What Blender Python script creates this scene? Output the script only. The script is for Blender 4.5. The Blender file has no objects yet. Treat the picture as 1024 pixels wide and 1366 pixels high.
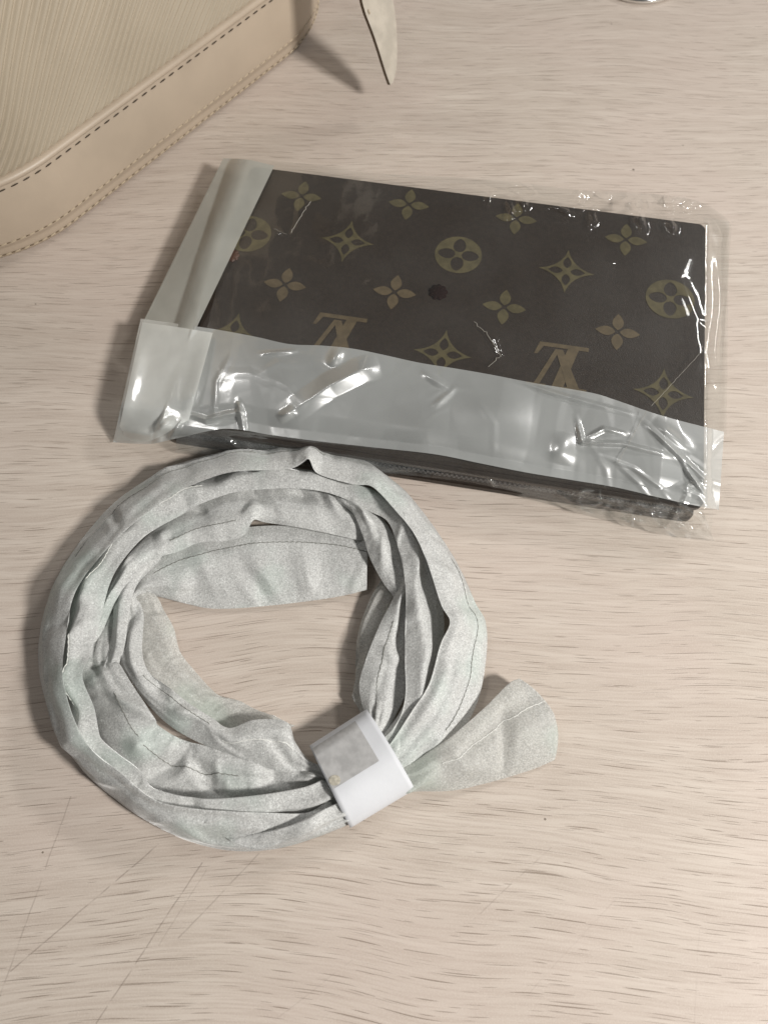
import bpy, bmesh, math, random
import numpy as np
from mathutils import Vector, noise

random.seed(7)
scene = bpy.context.scene
col = scene.collection

# ------------------------------------------------------------------ camera
H = 0.33                      # camera height above the table (m)
FPX = 1050.0                  # focal length in pixels of a 1024 x 1366 picture
PITCH = math.radians(65.7)    # how far the camera looks down
cd = bpy.data.cameras.new('camera')
cam = bpy.data.objects.new('camera', cd)
col.objects.link(cam)
cam.location = (0, 0, H)
cam.rotation_euler = (math.radians(90) - PITCH, 0, 0)
cd.sensor_fit = 'VERTICAL'
cd.sensor_height = 36.0
cd.lens = FPX / 1366.0 * 36.0
cd.clip_start = 0.01
cd.clip_end = 50
cd.dof.use_dof = True
cd.dof.focus_distance = 0.345
cd.dof.aperture_fstop = 13.0
scene.camera = cam

# ------------------------------------------------------------------ room light
w = bpy.data.worlds.new('World')
scene.world = w
w.use_nodes = True
bgn = w.node_tree.nodes['Background']
bgn.inputs[0].default_value = (1.0, 0.985, 0.96, 1)
bgn.inputs[1].default_value = 0.10

def area(name, loc, target, sx, sy, power, color):
    l = bpy.data.lights.new(name, 'AREA')
    l.shape = 'RECTANGLE'; l.size = sx; l.size_y = sy
    l.energy = power; l.color = color
    o = bpy.data.objects.new(name, l)
    col.objects.link(o)
    o.location = loc
    o.rotation_euler = (Vector(target) - Vector(loc)).to_track_quat('-Z', 'Y').to_euler()
    return o

area('desk_lamp', (0.80, -0.30, 0.80), (0, 0.25, 0), 0.15, 0.15, 18.0, (1.0, 0.975, 0.935))
area('ceiling_lamp', (-0.75, 1.15, 1.65), (0, 0.25, 0), 0.4, 0.2, 4.5, (1.0, 0.98, 0.95))
area('ceiling_lamp', (1.75, 1.70, 1.55), (0, 0.25, 0), 0.7, 0.16, 20.0, (1.0, 0.98, 0.95))

scene.view_settings.view_transform = 'Standard'
scene.view_settings.look = 'None'
scene.view_settings.exposure = -0.04
scene.view_settings.gamma = 1.0
scene.view_settings.use_curve_mapping = False
scene.render.engine = 'CYCLES'
scene.cycles.transparent_max_bounces = 24
scene.cycles.max_bounces = 10

# ------------------------------------------------------------------ helpers
def P(x, y, z=0.0):
    """where a line of sight of the photograph meets the plane at height z"""
    u = (x - 512) / FPX; v = -(y - 683) / FPX
    d = (u, math.cos(PITCH) + v * math.sin(PITCH), -math.sin(PITCH) + v * math.cos(PITCH))
    k = (z - H) / d[2]
    return Vector((d[0] * k, d[1] * k, z))

def tag(o, label=None, cat=None, group=None, kind=None):
    if label: o['label'] = label
    if cat: o['category'] = cat
    if group: o['group'] = group
    if kind: o['kind'] = kind
    return o

def empty(name, loc=(0, 0, 0)):
    o = bpy.data.objects.new(name, None)
    o.empty_display_size = 0.02
    col.objects.link(o)
    o.location = loc
    return o

def link(name, me, mat, parent=None, smooth=True):
    o = bpy.data.objects.new(name, me)
    col.objects.link(o)
    if mat is not None and not me.materials: me.materials.append(mat)
    if smooth:
        me.polygons.foreach_set('use_smooth', [True] * len(me.polygons))
    if parent is not None:
        o.parent = parent
        o.matrix_parent_inverse = parent.matrix_basis.inverted()
    return o

def pydata(name, verts, faces, mat, parent=None, smooth=True):
    me = bpy.data.meshes.new(name)
    me.from_pydata([tuple(v) for v in verts], [], faces)
    me.update()
    return link(name, me, mat, parent, smooth)

def from_bm(name, bm, mat, parent=None, smooth=False):
    bmesh.ops.recalc_face_normals(bm, faces=bm.faces)
    me = bpy.data.meshes.new(name)
    bm.to_mesh(me); bm.free()
    return link(name, me, mat, parent, smooth)

def cr(ctrl, n):
    """Catmull-Rom through rows of numbers, n samples spread by length of the first columns"""
    c = np.array(ctrl, float)
    m = len(c)
    ext = np.vstack([2 * c[0] - c[1], c, 2 * c[-1] - c[-2]])
    fine = []
    for i in range(m - 1):
        p0, p1, p2, p3 = ext[i:i + 4]
        for k in range(24):
            t = k / 24
            fine.append(0.5 * (2 * p1 + (p2 - p0) * t + (2 * p0 - 5 * p1 + 4 * p2 - p3) * t * t + (3 * p1 - p0 - 3 * p2 + p3) * t ** 3))
    fine.append(c[-1])
    fine = np.array(fine)
    mid = (fine[:, :2] + fine[:, 3:5]) / 2 if c.shape[1] >= 6 else fine[:, :2]
    s = np.concatenate([[0], np.cumsum(np.linalg.norm(np.diff(mid, axis=0), axis=1) + 1e-6)])
    q = np.linspace(0, s[-1], n)
    return np.stack([np.interp(q, s, fine[:, j]) for j in range(c.shape[1])], 1)

def tri(x):
    return 2 * np.abs(x - np.floor(x + 0.5))      # 0..1 triangle wave: flat facets, sharp creases

class Crumple:
    def __init__(self, seed, wl, n=5, along=0.35):
        r = np.random.RandomState(seed)
        self.k = []
        for i in range(n):
            l = wl * (0.55 + 0.9 * r.rand())
            a = r.normal(0, along) if i % 3 else r.uniform(0, math.pi)
            self.k.append((math.cos(a) / l, math.sin(a) / l, r.rand(), 0.4 + 0.6 * r.rand(), r.rand(), r.uniform(.5, 1.2)))
    def __call__(self, x, y):
        h = 0
        for kx, ky, ph, am, ph2, wm in self.k:
            warp = 0.35 * np.sin(2 * math.pi * (0.37 * wm * (kx * y - ky * x) + ph2)) + 0.2 * np.sin(2 * math.pi * (0.61 * kx * x + 0.8 * ph2))
            h = h + am * (tri(kx * x + ky * y + ph + warp) - 0.5)
        return h / len(self.k)

# ------------------------------------------------------------------ node helpers
class NT:
    def __init__(self, name):
        self.m = bpy.data.materials.new(name)
        self.m.use_nodes = True
        self.t = self.m.node_tree
        self.b = self.t.nodes['Principled BSDF']
        self.out = self.t.nodes['Material Output']
    def n(self, typ, **kw):
        nd = self.t.nodes.new(typ)
        for k, v in kw.items(): setattr(nd, k, v)
        return nd
    def l(self, a, b): self.t.links.new(a, b)
    def put(self, sock, v):
        if isinstance(v, bpy.types.NodeSocket): self.l(v, sock)
        else: sock.default_value = v
    def math(self, op, a, b=None, c=None, clamp=False):
        nd = self.n('ShaderNodeMath', operation=op); nd.use_clamp = clamp
        self.put(nd.inputs[0], a)
        if b is not None: self.put(nd.inputs[1], b)
        if c is not None: self.put(nd.inputs[2], c)
        return nd.outputs[0]
    def mix(self, f, a, b, mode='MIX'):
        nd = self.n('ShaderNodeMix', data_type='RGBA', blend_type=mode)
        self.put(nd.inputs[0], f)
        self.put(nd.inputs[6], a if isinstance(a, bpy.types.NodeSocket) else (*a, 1))
        self.put(nd.inputs[7], b if isinstance(b, bpy.types.NodeSocket) else (*b, 1))
        return nd.outputs[2]
    def ramp(self, v, lo, hi, a=0.0, b=1.0):
        nd = self.n('ShaderNodeMapRange'); nd.clamp = True
        nd.interpolation_type = 'SMOOTHSTEP'
        self.put(nd.inputs[0], v)
        for i, q in enumerate((lo, hi, a, b)): nd.inputs[i + 1].default_value = q
        return nd.outputs[0]
    def noise(self, vec, scale, detail=2.0, rough=0.5):
        nd = self.n('ShaderNodeTexNoise'); self.l(vec, nd.inputs['Vector'])
        nd.inputs['Scale'].default_value = scale; nd.inputs['Detail'].default_value = detail
        nd.inputs['Roughness'].default_value = rough
        return nd.outputs[0]
    def pos(self):
        return self.n('ShaderNodeNewGeometry').outputs['Position']
    def scale(self, vec, s):
        nd = self.n('ShaderNodeVectorMath', operation='MULTIPLY'); self.l(vec, nd.inputs[0]); nd.inputs[1].default_value = s
        return nd.outputs[0]
    def bump(self, h, strength, dist):
        nd = self.n('ShaderNodeBump'); nd.inputs['Strength'].default_value = strength
        nd.inputs['Distance'].default_value = dist
        self.l(h, nd.inputs['Height'])
        return nd.outputs[0]

def simple(name, colr, rough=0.5, spec=0.5, metal=0.0, vary=0.0, vscale=200, bump=0.0, bscale=1500):
    k = NT(name)
    p = k.pos()
    if vary:
        f = k.noise(p, vscale, 3)
        lo = tuple(c * (1 - vary) for c in colr); hi = tuple(min(1, c * (1 + vary)) for c in colr)
        k.l(k.mix(k.ramp(f, .3, .7), lo, hi), k.b.inputs['Base Color'])
    else: k.b.inputs['Base Color'].default_value = (*colr, 1)
    k.b.inputs['Roughness'].default_value = rough
    k.b.inputs['Specular IOR Level'].default_value = spec
    k.b.inputs['Metallic'].default_value = metal
    if bump: k.l(k.bump(k.noise(p, bscale, 3), bump, 0.0005), k.b.inputs['Normal'])
    return k.m

# ------------------------------------------------------------------ materials
def mat_wood():
    k = NT('pale_wood_laminate')
    p = k.pos()
    sx = k.n('ShaderNodeSeparateXYZ'); k.l(p, sx.inputs[0])
    x, y = sx.outputs[0], sx.outputs[1]
    # slow waviness of the grain
    big = k.noise(p, 5.5, 1.0)
    med = k.noise(k.scale(p, (1, 2.2, 1)), 17, 1.0)
    # a cathedral swell near the lower left
    dx = k.math('MULTIPLY', k.math('SUBTRACT', x, -0.045), 9.0)
    hump = k.math('DIVIDE', 0.026, k.math('ADD', 1.0, k.math('MULTIPLY', dx, dx)))
    dy = k.math('MULTIPLY', k.math('ADD', y, 0.03), 6.0)
    hump = k.math('DIVIDE', hump, k.math('ADD', 1.0, k.math('MULTIPLY', dy, dy)))
    yy = k.math('ADD', y, k.math('MULTIPLY', k.math('SUBTRACT', big, .5), 0.035))
    yy = k.math('ADD', yy, k.math('MULTIPLY', k.math('SUBTRACT', med, .5), 0.004))
    yy = k.math('SUBTRACT', yy, hump)
    cv = k.n('ShaderNodeCombineXYZ'); k.l(x, cv.inputs[0]); k.l(yy, cv.inputs[1])
    v = cv.outputs[0]
    def pores(cx, cy, off, ln, wd, thresh):
        # one dash in each cell of cx by cy metres
        vo = k.n('ShaderNodeTexVoronoi'); vo.voronoi_dimensions = '2D'
        sc = k.n('ShaderNodeVectorMath', operation='MULTIPLY_ADD')
        k.l(v, sc.inputs[0]); sc.inputs[1].default_value = (1 / cx, 1 / cy, 0); sc.inputs[2].default_value = (off, off * 1.7, 0)
        k.l(sc.outputs[0], vo.inputs['Vector']); vo.inputs['Scale'].default_value = 1
        df = k.n('ShaderNodeVectorMath', operation='SUBTRACT'); k.l(sc.outputs[0], df.inputs[0]); k.l(vo.outputs['Position'], df.inputs[1])
        sp = k.n('ShaderNodeSeparateXYZ'); k.l(df.outputs[0], sp.inputs[0])
        s2 = k.n('ShaderNodeSeparateColor'); k.l(vo.outputs['Color'], s2.inputs[0])
        dxw = k.math('MULTIPLY', sp.outputs[0], cx); dyw = k.math('MULTIPLY', sp.outputs[1], cy)
        tx = k.math('DIVIDE', dxw, k.math('MULTIPLY_ADD', s2.outputs[1], ln, ln * .35))
        prof = k.math('SUBTRACT', 1.0, k.math('MULTIPLY', tx, tx), clamp=True)
        hw = k.math('MULTIPLY', k.math('MULTIPLY', prof, k.math('MULTIPLY_ADD', s2.outputs[2], .8, .6)), wd)
        q = k.math('SUBTRACT', hw, k.math('ABSOLUTE', dyw))
        a = k.ramp(q, -.00002, .00012)
        a = k.math('MULTIPLY', a, k.math('GREATER_THAN', prof, .02))
        return k.math('MULTIPLY', k.math('MULTIPLY', a, k.math('GREATER_THAN', s2.outputs[0], thresh)), k.math('MULTIPLY_ADD', s2.outputs[2], .55, .45))
    d1 = pores(.024, .0034, 0.0, .0090, .00018, .12)
    d2 = pores(.016, .0028, 5.3, .0058, .00014, .10)
    d3 = pores(.038, .0052, 9.1, .0140, .00017, .30)
    dk = k.math('MAXIMUM', k.math('MAXIMUM', d1, k.math('MULTIPLY', d2, .8)), d3)
    g1 = k.noise(k.scale(v, (10, 160, 1)), 1.0, 4, .6)
    g2 = k.noise(k.scale(v, (34, 1050, 1)), 1.0, 3, .6)
    blot = k.noise(p, 9, 2)
    c = k.mix(k.ramp(g1, .3, .7), (0.505, 0.434, 0.372), (0.590, 0.519, 0.452))
    c = k.mix(k.math('MULTIPLY', k.ramp(g2, .42, .62), .55), c, (0.425, 0.352, 0.296))
    c = k.mix(k.math('MULTIPLY', k.ramp(blot, .4, .65), .35), c, (0.560, 0.458, 0.405))
    gran = k.noise(p, 1700, 2)
    c = k.mix(k.math('MULTIPLY', k.ramp(gran, .42, .75), .35), c, (0.64, .57, .50))
    c = k.mix(k.math('MULTIPLY', dk, .66), c, (0.175, 0.125, 0.092))
    # crumbs
    vo = k.n('ShaderNodeTexVoronoi'); k.l(p, vo.inputs['Vector']); vo.inputs['Scale'].default_value = 46
    s3 = k.n('ShaderNodeSeparateColor'); k.l(vo.outputs['Color'], s3.inputs[0])
    crumb = k.math('MULTIPLY', k.math('LESS_THAN', vo.outputs['Distance'], k.math('MULTIPLY_ADD', s3.outputs[1], .03, .012)), k.math('GREATER_THAN', s3.outputs[0], .55))
    c = k.mix(k.math('MULTIPLY', crumb, .75), c, (0.10, .075, .05))
    # long fine scratches
    segs = [((95, 1062), (0, 1330)), ((212, 1126), (14, 1296)), ((270, 1150), (128, 1366)), ((346, 1138), (238, 1252)),
            ((282, 1150), (212, 1262)), ((735, 1130), (630, 1228)), ((820, 1200), (700, 1330)), ((932, 1240), (925, 1366)), ((470, 1280), (360, 1366))]
    tot = None
    wob = k.math('MULTIPLY', k.math('SUBTRACT', k.noise(p, 60, 2), .5), 0.0012)
    brk = k.ramp(k.noise(p, 190, 2), .32, .55)
    for i, (a, b) in enumerate(segs):
        A = P(*a); B = P(*b); D = (B - A); L = D.length; D.normalize()
        rx = k.math('SUBTRACT', x, A.x); ry = k.math('SUBTRACT', y, A.y)
        t = k.math('ADD', k.math('MULTIPLY', rx, D.x), k.math('MULTIPLY', ry, D.y))
        n_ = k.math('ADD', k.math('MULTIPLY', rx, -D.y), k.math('MULTIPLY', ry, D.x))
        m = k.math('SUBTRACT', 1.0, k.ramp(k.math('ABSOLUTE', k.math('ADD', n_, wob)), 0.00012, 0.00034))
        m = k.math('MULTIPLY', m, k.math('MULTIPLY', k.math('GREATER_THAN', t, 0.0), k.math('LESS_THAN', t, L)))
        m = k.math('MULTIPLY', m, (0.32, .45, .45, .32, .18, .2, .08, .08, .12)[i])
        tot = m if tot is None else k.math('MAXIMUM', tot, m)
    tot = k.math('MULTIPLY', tot, brk)
    c = k.mix(tot, c, (0.14, .10, .08))
    k.l(c, k.b.inputs['Base Color'])
    rr = k.math('MULTIPLY_ADD', k.noise(p, 300, 2), .2, .42)
    k.l(rr, k.b.inputs['Roughness'])
    k.b.inputs['Specular IOR Level'].default_value = .35
    hgt = k.math('SUBTRACT', k.math('MULTIPLY', gran, .35), dk)
    k.l(k.bump(hgt, .35, .0004), k.b.inputs['Normal'])
    return k.m

def mat_fabric(name, base, transp=0.0, spark=1.0):
    k = NT(name)
    p = k.pos()
    f1 = k.noise(p, 1500, 3, .7)
    f2 = k.noise(p, 90, 2)
    tint = k.noise(p, 32, 2)
    lo = tuple(c * .72 for c in base)
    c = k.mix(k.ramp(f1, .36, .62), lo, tuple(min(1, c * 1.08) for c in base))
    c = k.mix(k.math('MULTIPLY', k.ramp(f2, .35, .7), .3), c, tuple(c_ * .80 for c_ in base))
    c = k.mix(k.math('MULTIPLY', k.ramp(tint, .52, .7), .42), c, (base[0] * .84, base[1] * 1.0, base[2] * .93))
    vo = k.n('ShaderNodeTexVoronoi'); k.l(p, vo.inputs['Vector']); vo.inputs['Scale'].default_value = 1250
    s = k.n('ShaderNodeSeparateColor'); k.l(vo.outputs['Color'], s.inputs[0])
    fl = k.math('MULTIPLY', k.math('GREATER_THAN', s.outputs[0], .80), k.math('LESS_THAN', vo.outputs['Distance'], .42))
    c = k.mix(k.math('MULTIPLY', fl, .55 * spark), c, (.93, .95, .93))
    dkf = k.math('LESS_THAN', s.outputs[1], .12)
    c = k.mix(k.math('MULTIPLY', dkf, .22 * spark), c, tuple(c_ * .5 for c_ in base))
    k.l(c, k.b.inputs['Base Color'])
    k.b.inputs['Roughness'].default_value = .56
    k.b.inputs['Specular IOR Level'].default_value = .35
    k.b.inputs['Sheen Weight'].default_value = 1.0; k.b.inputs['Sheen Roughness'].default_value = .30
    hgt = k.math('ADD', f1, k.math('MULTIPLY', k.noise(k.scale(p, (1, 1, 1)), 420, 2), 1.4))
    k.l(k.bump(hgt, .30, .00030), k.b.inputs['Normal'])
    tl = k.n('ShaderNodeBsdfTranslucent'); k.l(c, tl.inputs[0])
    ms = k.n('ShaderNodeMixShader'); ms.inputs[0].default_value = .26
    k.l(k.b.outputs[0], ms.inputs[1]); k.l(tl.outputs[0], ms.inputs[2])
    res = ms.outputs[0]
    if transp:
        tr = k.n('ShaderNodeBsdfTransparent')
        m2 = k.n('ShaderNodeMixShader'); m2.inputs[0].default_value = transp
        k.l(res, m2.inputs[1]); k.l(tr.outputs[0], m2.inputs[2])
        res = m2.outputs[0]
    k.l(res, k.out.inputs[0])
    return k.m

def mat_film(name, haze, hcol, gloss=1.0, rough=.10, vary=0.3, vscale=30, broad=.0):
    """thin plastic film: clear, a gloss at its surface, some milky haze"""
    k = NT(name)
    p = k.pos()
    k.t.nodes.remove(k.b)
    nb = k.bump(k.noise(p, 110, 2), .05, .002)
    tr = k.n('ShaderNodeBsdfTransparent'); tr.inputs[0].default_value = (.97, .975, .97, 1)
    df = k.n('ShaderNodeBsdfDiffuse'); df.inputs[0].default_value = (*hcol, 1)
    tl = k.n('ShaderNodeBsdfTranslucent'); tl.inputs[0].default_value = (*hcol, 1)
    dm = k.n('ShaderNodeMixShader'); dm.inputs[0].default_value = .3
    k.l(df.outputs[0], dm.inputs[1]); k.l(tl.outputs[0], dm.inputs[2])
    hz = k.math('MULTIPLY', k.ramp(k.noise(p, vscale, 3), .25, .75, 1 - vary, 1 + vary), haze, clamp=True)
    m1 = k.n('ShaderNodeMixShader'); k.l(hz, m1.inputs[0])
    k.l(tr.outputs[0], m1.inputs[1]); k.l(dm.outputs[0], m1.inputs[2])
    gl = k.n('ShaderNodeBsdfGlossy'); gl.inputs['Color'].default_value = (1, 1, 1, 1); gl.inputs['Roughness'].default_value = rough
    k.l(nb, gl.inputs['Normal'])
    lw = k.n('ShaderNodeLayerWeight'); lw.inputs[0].default_value = .5; k.l(nb, lw.inputs['Normal'])
    fg = k.math('MULTIPLY_ADD', k.math('POWER', lw.outputs['Facing'], 4.0), .45, .055 * gloss, clamp=True)
    g2 = k.n('ShaderNodeBsdfGlossy'); g2.inputs['Roughness'].default_value = .34; k.l(nb, g2.inputs['Normal'])
    m3 = k.n('ShaderNodeMixShader'); m3.inputs[0].default_value = broad
    k.l(m1.outputs[0], m3.inputs[1]); k.l(g2.outputs[0], m3.inputs[2])
    m2 = k.n('ShaderNodeMixShader'); k.l(fg, m2.inputs[0])
    k.l(m3.outputs[0], m2.inputs[1]); k.l(gl.outputs[0], m2.inputs[2])
    k.l(m2.outputs[0], k.out.inputs[0])
    return k.m

M = {}
M['wood'] = mat_wood()
M['fabric'] = mat_fabric('silver_white_nonwoven', (0.70, 0.702, 0.685))
M['fabric_thin'] = mat_fabric('thin_nonwoven', (0.72, 0.712, 0.675), transp=.24, spark=.8)
M['seam'] = simple('grey_seam_thread', (0.20, 0.20, 0.18), .8)
M['seam_light'] = simple('pale_seam_thread', (0.78, 0.78, 0.74), .7)
M['paper'] = simple('white_paper', (0.60, 0.61, 0.635), .55, .3, vary=.03, vscale=60, bump=.1, bscale=500)
M['film'] = mat_film('clear_film', .024, (.75, .75, .72), 1.0, .09, .5)
M['film_loose'] = mat_film('loose_crumpled_film', .11, (.75, .76, .75), 1.4, .08, .6, 60)
M['flap'] = mat_film('milky_film', .54, (.68, .705, .69), 1.1, .12, .16, 22, .16)
M['flap_white'] = mat_film('white_milky_film', .72, (.88, .90, .87), 1.1, .10, .15, 40, .08)
M['flap_grey'] = mat_film('grey_milky_film', .84, (.50, .50, .455), 1.0, .16, .15, 25)
M['canvas'] = simple('dark_brown_coated_canvas', (0.024, 0.0165, 0.0118), .42, .45, vary=.15, vscale=500, bump=.25, bscale=1800)
M['print'] = simple('olive_gold_print', (0.084, 0.069, 0.033), .5, .4, vary=.18, vscale=300)
M['print_light'] = simple('tan_print', (0.098, 0.072, 0.040), .5, .4, vary=.15, vscale=300)
M['dark'] = simple('black_nylon_tape', (0.022, 0.024, 0.028), .6, .4, bump=.3, bscale=2500)
M['tooth'] = simple('dark_zip_tooth', (0.055, 0.058, 0.065), .35, .6, metal=.3)
M['snap'] = simple('dark_red_snap', (0.010, 0.0018, 0.0014), .7, .1)
M['amber'] = simple('amber_brown_snap', (0.055, 0.016, 0.006), .4, .4)
M['leather'] = simple('beige_smooth_leather', (0.425, 0.348, 0.268), .42, .45, vary=.04, vscale=40, bump=.12, bscale=1400)
M['epi'] = simple('beige_ridged_leather', (0.395, 0.334, 0.252), .58, .35, vary=.02, vscale=50, bump=.1, bscale=1500)
M['stitch_dark'] = simple('dark_thread', (0.055, 0.04, 0.026), .7)
M['stitch'] = simple('tan_thread', (0.45, 0.37, 0.265), .6)
M['edge_stitch_shade'] = simple('brown_edge_paint_stitch_shade', (0.14, 0.10, 0.06), .5)  # strap edge paint; also the painted shadow between bag stitches
M['leather_pale'] = simple('pale_grey_beige_leather', (0.45, 0.405, 0.34), .5, .4, vary=.10, vscale=120, bump=.3, bscale=700)
M['chrome'] = simple('chrome', (0.82, 0.82, 0.80), .12, .5, metal=1.0)

# ------------------------------------------------------------------ table
def build_table():
    bm = bmesh.new()
    x0, x1, y0, y1, th = -0.75, 0.75, -0.45, 0.95, 0.025
    bmesh.ops.create_cube(bm, size=1)
    for v in bm.verts:
        v.co.x = x0 if v.co.x < 0 else x1
        v.co.y = y0 if v.co.y < 0 else y1
        v.co.z = -th if v.co.z < 0 else 0
    bmesh.ops.bevel(bm, geom=list(bm.edges), offset=.002, segments=2, affect='EDGES')
    o = from_bm('table_top', bm, M['wood'])
    tag(o, 'pale wood laminate table top with dark grain dashes and scratches', 'table', kind='structure')
build_table()

# ------------------------------------------------------------------ handbag
def build_handbag():
    A = P(105, 300); B = P(380, 85)
    d = (B - A).normalized(); L = (B - A).length
    nin = Vector((-d.y, d.x, 0))                  # towards the inside of the bag
    r = 0.085
    # footprint: front straight, round right end, back, round left end; q = length along it, 0 at A
    per = 2 * L + 2 * math.pi * r
    def foot(q):
        q = q % per
        if q < L: return A + d * q, -nin
        q -= L
        if q < math.pi * r:
            a = q / r
            c = A + d * L + nin * r
            nv = (-nin) * math.cos(a) + d * math.sin(a)
            return c + nv * r, nv
        q -= math.pi * r
        if q < L: return A + d * (L - q) + nin * 2 * r, nin
        q -= L
        a = q / r
        c = A + nin * r
        nv = nin * math.cos(a) - d * math.sin(a)
        return c + nv * r, nv
    root = empty('handbag', A + d * L / 2 + nin * r)
    tag(root, 'beige handbag of ridged leather with smooth stitched base band, behind the package', 'handbag')
    TOPZ = 0.215
    def lean(z):                                    # inward lean of the wall
        if z < .05: return 0.0
        u = (z - .05) / (TOPZ - .05)
        return 0.004 * u + 0.05 * u ** 3
    def pt(q, z, out=0.0):
        p, nv = foot(q)
        return p + nv * (out - lean(z)) + Vector((0, 0, z))
    qs = np.concatenate([np.arange(-.10, .25, .00040), np.arange(.25, per - .10, .006)])
    def sweep(name, zs, outf, mat, parent, qs_=qs):
        n = len(qs_); verts = []; faces = []
        for j, z in enumerate(zs):
            for i, q in enumerate(qs_):
                verts.append(pt(q, z, outf(q, z, j)))
        for j in range(len(zs) - 1):
            for i in range(n):
                a = j * n + i; b = j * n + (i + 1) % n
                faces.append((a, b, b + n, a + n))
        return pydata(name, verts, faces, mat, parent)
    qc = np.concatenate([np.arange(-.115, .32, .004), np.arange(.32, per - .115, .009)])
    # smooth base band, slightly swollen, tucked in at the table
    zb = [.0004, .0012, .0025, .004, .006, .008, .0100, .0104, .0125, .016, .022, .030, .037, .042, .0446, .0450, .0455]
    ob = [-.004, -.0018, -.0006, 0, .0004, .0007, .0009, .0013, .0017, .0020, .0024, .0024, .0020, .0014, .0011, .0009, 0]
    band = sweep('base_band', zb, lambda q, z, j: ob[j], M['leather'], root, qc)
    # underside
    n = len(qc)
    pydata('bottom_panel', [pt(q, .0004, -.004) for q in qc], [tuple(range(n))[::-1]], M['leather'], root, False)
    # rolled welt above the band
    zw = [.0440, .0446, .0458, .0472, .0482, .0486, .0484]
    ow = [.0002, .0018, .0030, .0030, .0018, .0004, -.001]
    welt = sweep('piping', zw, lambda q, z, j: ow[j], M['leather'], root, qc)
    # ridged leather wall, ridges real
    zs = list(np.arange(.0478, .135, .00042)) + [.155, .165, .175, .185, .195, .205, TOPZ]
    def ridge(q, z, j):
        t = math.radians(43)
        warp = noise.noise(Vector((q * 16, z * 16, 3.1))) * .0050 + noise.noise(Vector((q * 50 - z * 30, z * 16, 7.7))) * .0007
        c = q * math.sin(t) - z * math.cos(t) + warp
        ph = c / .0039
        s = (.5 - .5 * math.cos(2 * math.pi * ph)) ** .75
        amp = .00115 * (1 + .1 * math.sin(q * 70 + z * 50))
        if z > .136: amp *= .3
        edge = max(0, 1 - (z - .0478) / .002)
        return -.0007 + amp * (s ** .7) * 1.5 - edge * .0006
    sweep('ridged_panel', zs, ridge, M['epi'], root)
    top = [pt(q, TOPZ, -.0007) for q in qc]
    pydata('top_panel', top, [tuple(range(n))], M['epi'], root, False)
    # carrying handle arching over the top
    cen = A + d * L / 2 + nin * r
    hv = []; hf = []
    for i in range(41):
        a = math.pi * i / 40
        c = cen + d * (.075 * math.cos(a)) - nin * .02 + Vector((0, 0, TOPZ + .085 * math.sin(a) - .004))
        tn = (-d * math.sin(a) * .075 + Vector((0, 0, math.cos(a) * .085))).normalized()
        bn = nin; nn = tn.cross(bn).normalized()
        for k_ in range(10):
            th = 2 * math.pi * k_ / 10
            hv.append(c + (bn * math.cos(th) + nn * math.sin(th)) * .0055)
    for i in range(40):
        for k_ in range(10):
            a = i * 10 + k_; b = i * 10 + (k_ + 1) % 10
            hf.append((a, b, b + 10, a + 10))
    pydata('handle', hv, hf, M['leather'], root)
    # stitches: every thread is a piece; brown pieces between them are painted shadow
    def stitch_mesh(name, ln, rad, mat):
        bm = bmesh.new()
        bmesh.ops.create_uvsphere(bm, u_segments=6, v_segments=4, radius=1)
        for v in bm.verts: v.co = Vector((v.co.x * rad, v.co.y * rad * .8, v.co.z * ln / 2))
        me = bpy.data.meshes.new(name); bm.to_mesh(me); bm.free(); me.materials.append(mat)
        return me
    md = stitch_mesh('stitch_dark', .0042, .00045, M['stitch_dark'])
    mt = stitch_mesh('stitch_tan', .0036, .0005, M['stitch'])
    mh = stitch_mesh('stitch_shadow', .0030, .0004, M['edge_stitch_shade'])  # no thread: shadow in the gaps of the tan rows, as brown pieces
    def row(me, z, out, step, q0, q1, skew, parent):
        q = q0
        while q < q1:
            p, nv = foot(q)
            tn = Vector((-nv.y, nv.x, 0))
            ax = (tn + Vector((0, 0, skew))).normalized()
            o = bpy.data.objects.new('stitch', me); col.objects.link(o)  # threads and the painted shadow pieces share this name
            o.parent = parent
            o.matrix_parent_inverse = parent.matrix_basis.inverted()
            o.location = p + nv * out + Vector((0, 0, z))
            o.rotation_mode = 'QUATERNION'
            o.rotation_quaternion = ax.to_track_quat('Z', 'Y')
            q += step * (1 + .06 * (random.random() - .5))
    row(md, .0426, .0017, .0066, -.06, .215, .05, band)
    row(mt, .0124, .0018, .0050, -.075, .255, .12, band)
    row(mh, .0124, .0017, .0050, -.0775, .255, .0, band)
    row(mt, .0045, .0004, .0050, -.075, .255, .12, band)
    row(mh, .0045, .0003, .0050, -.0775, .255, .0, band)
    return A, d, nin, L, r
bagA, bagd, bagn, bagL, bagr = build_handbag()

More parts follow.
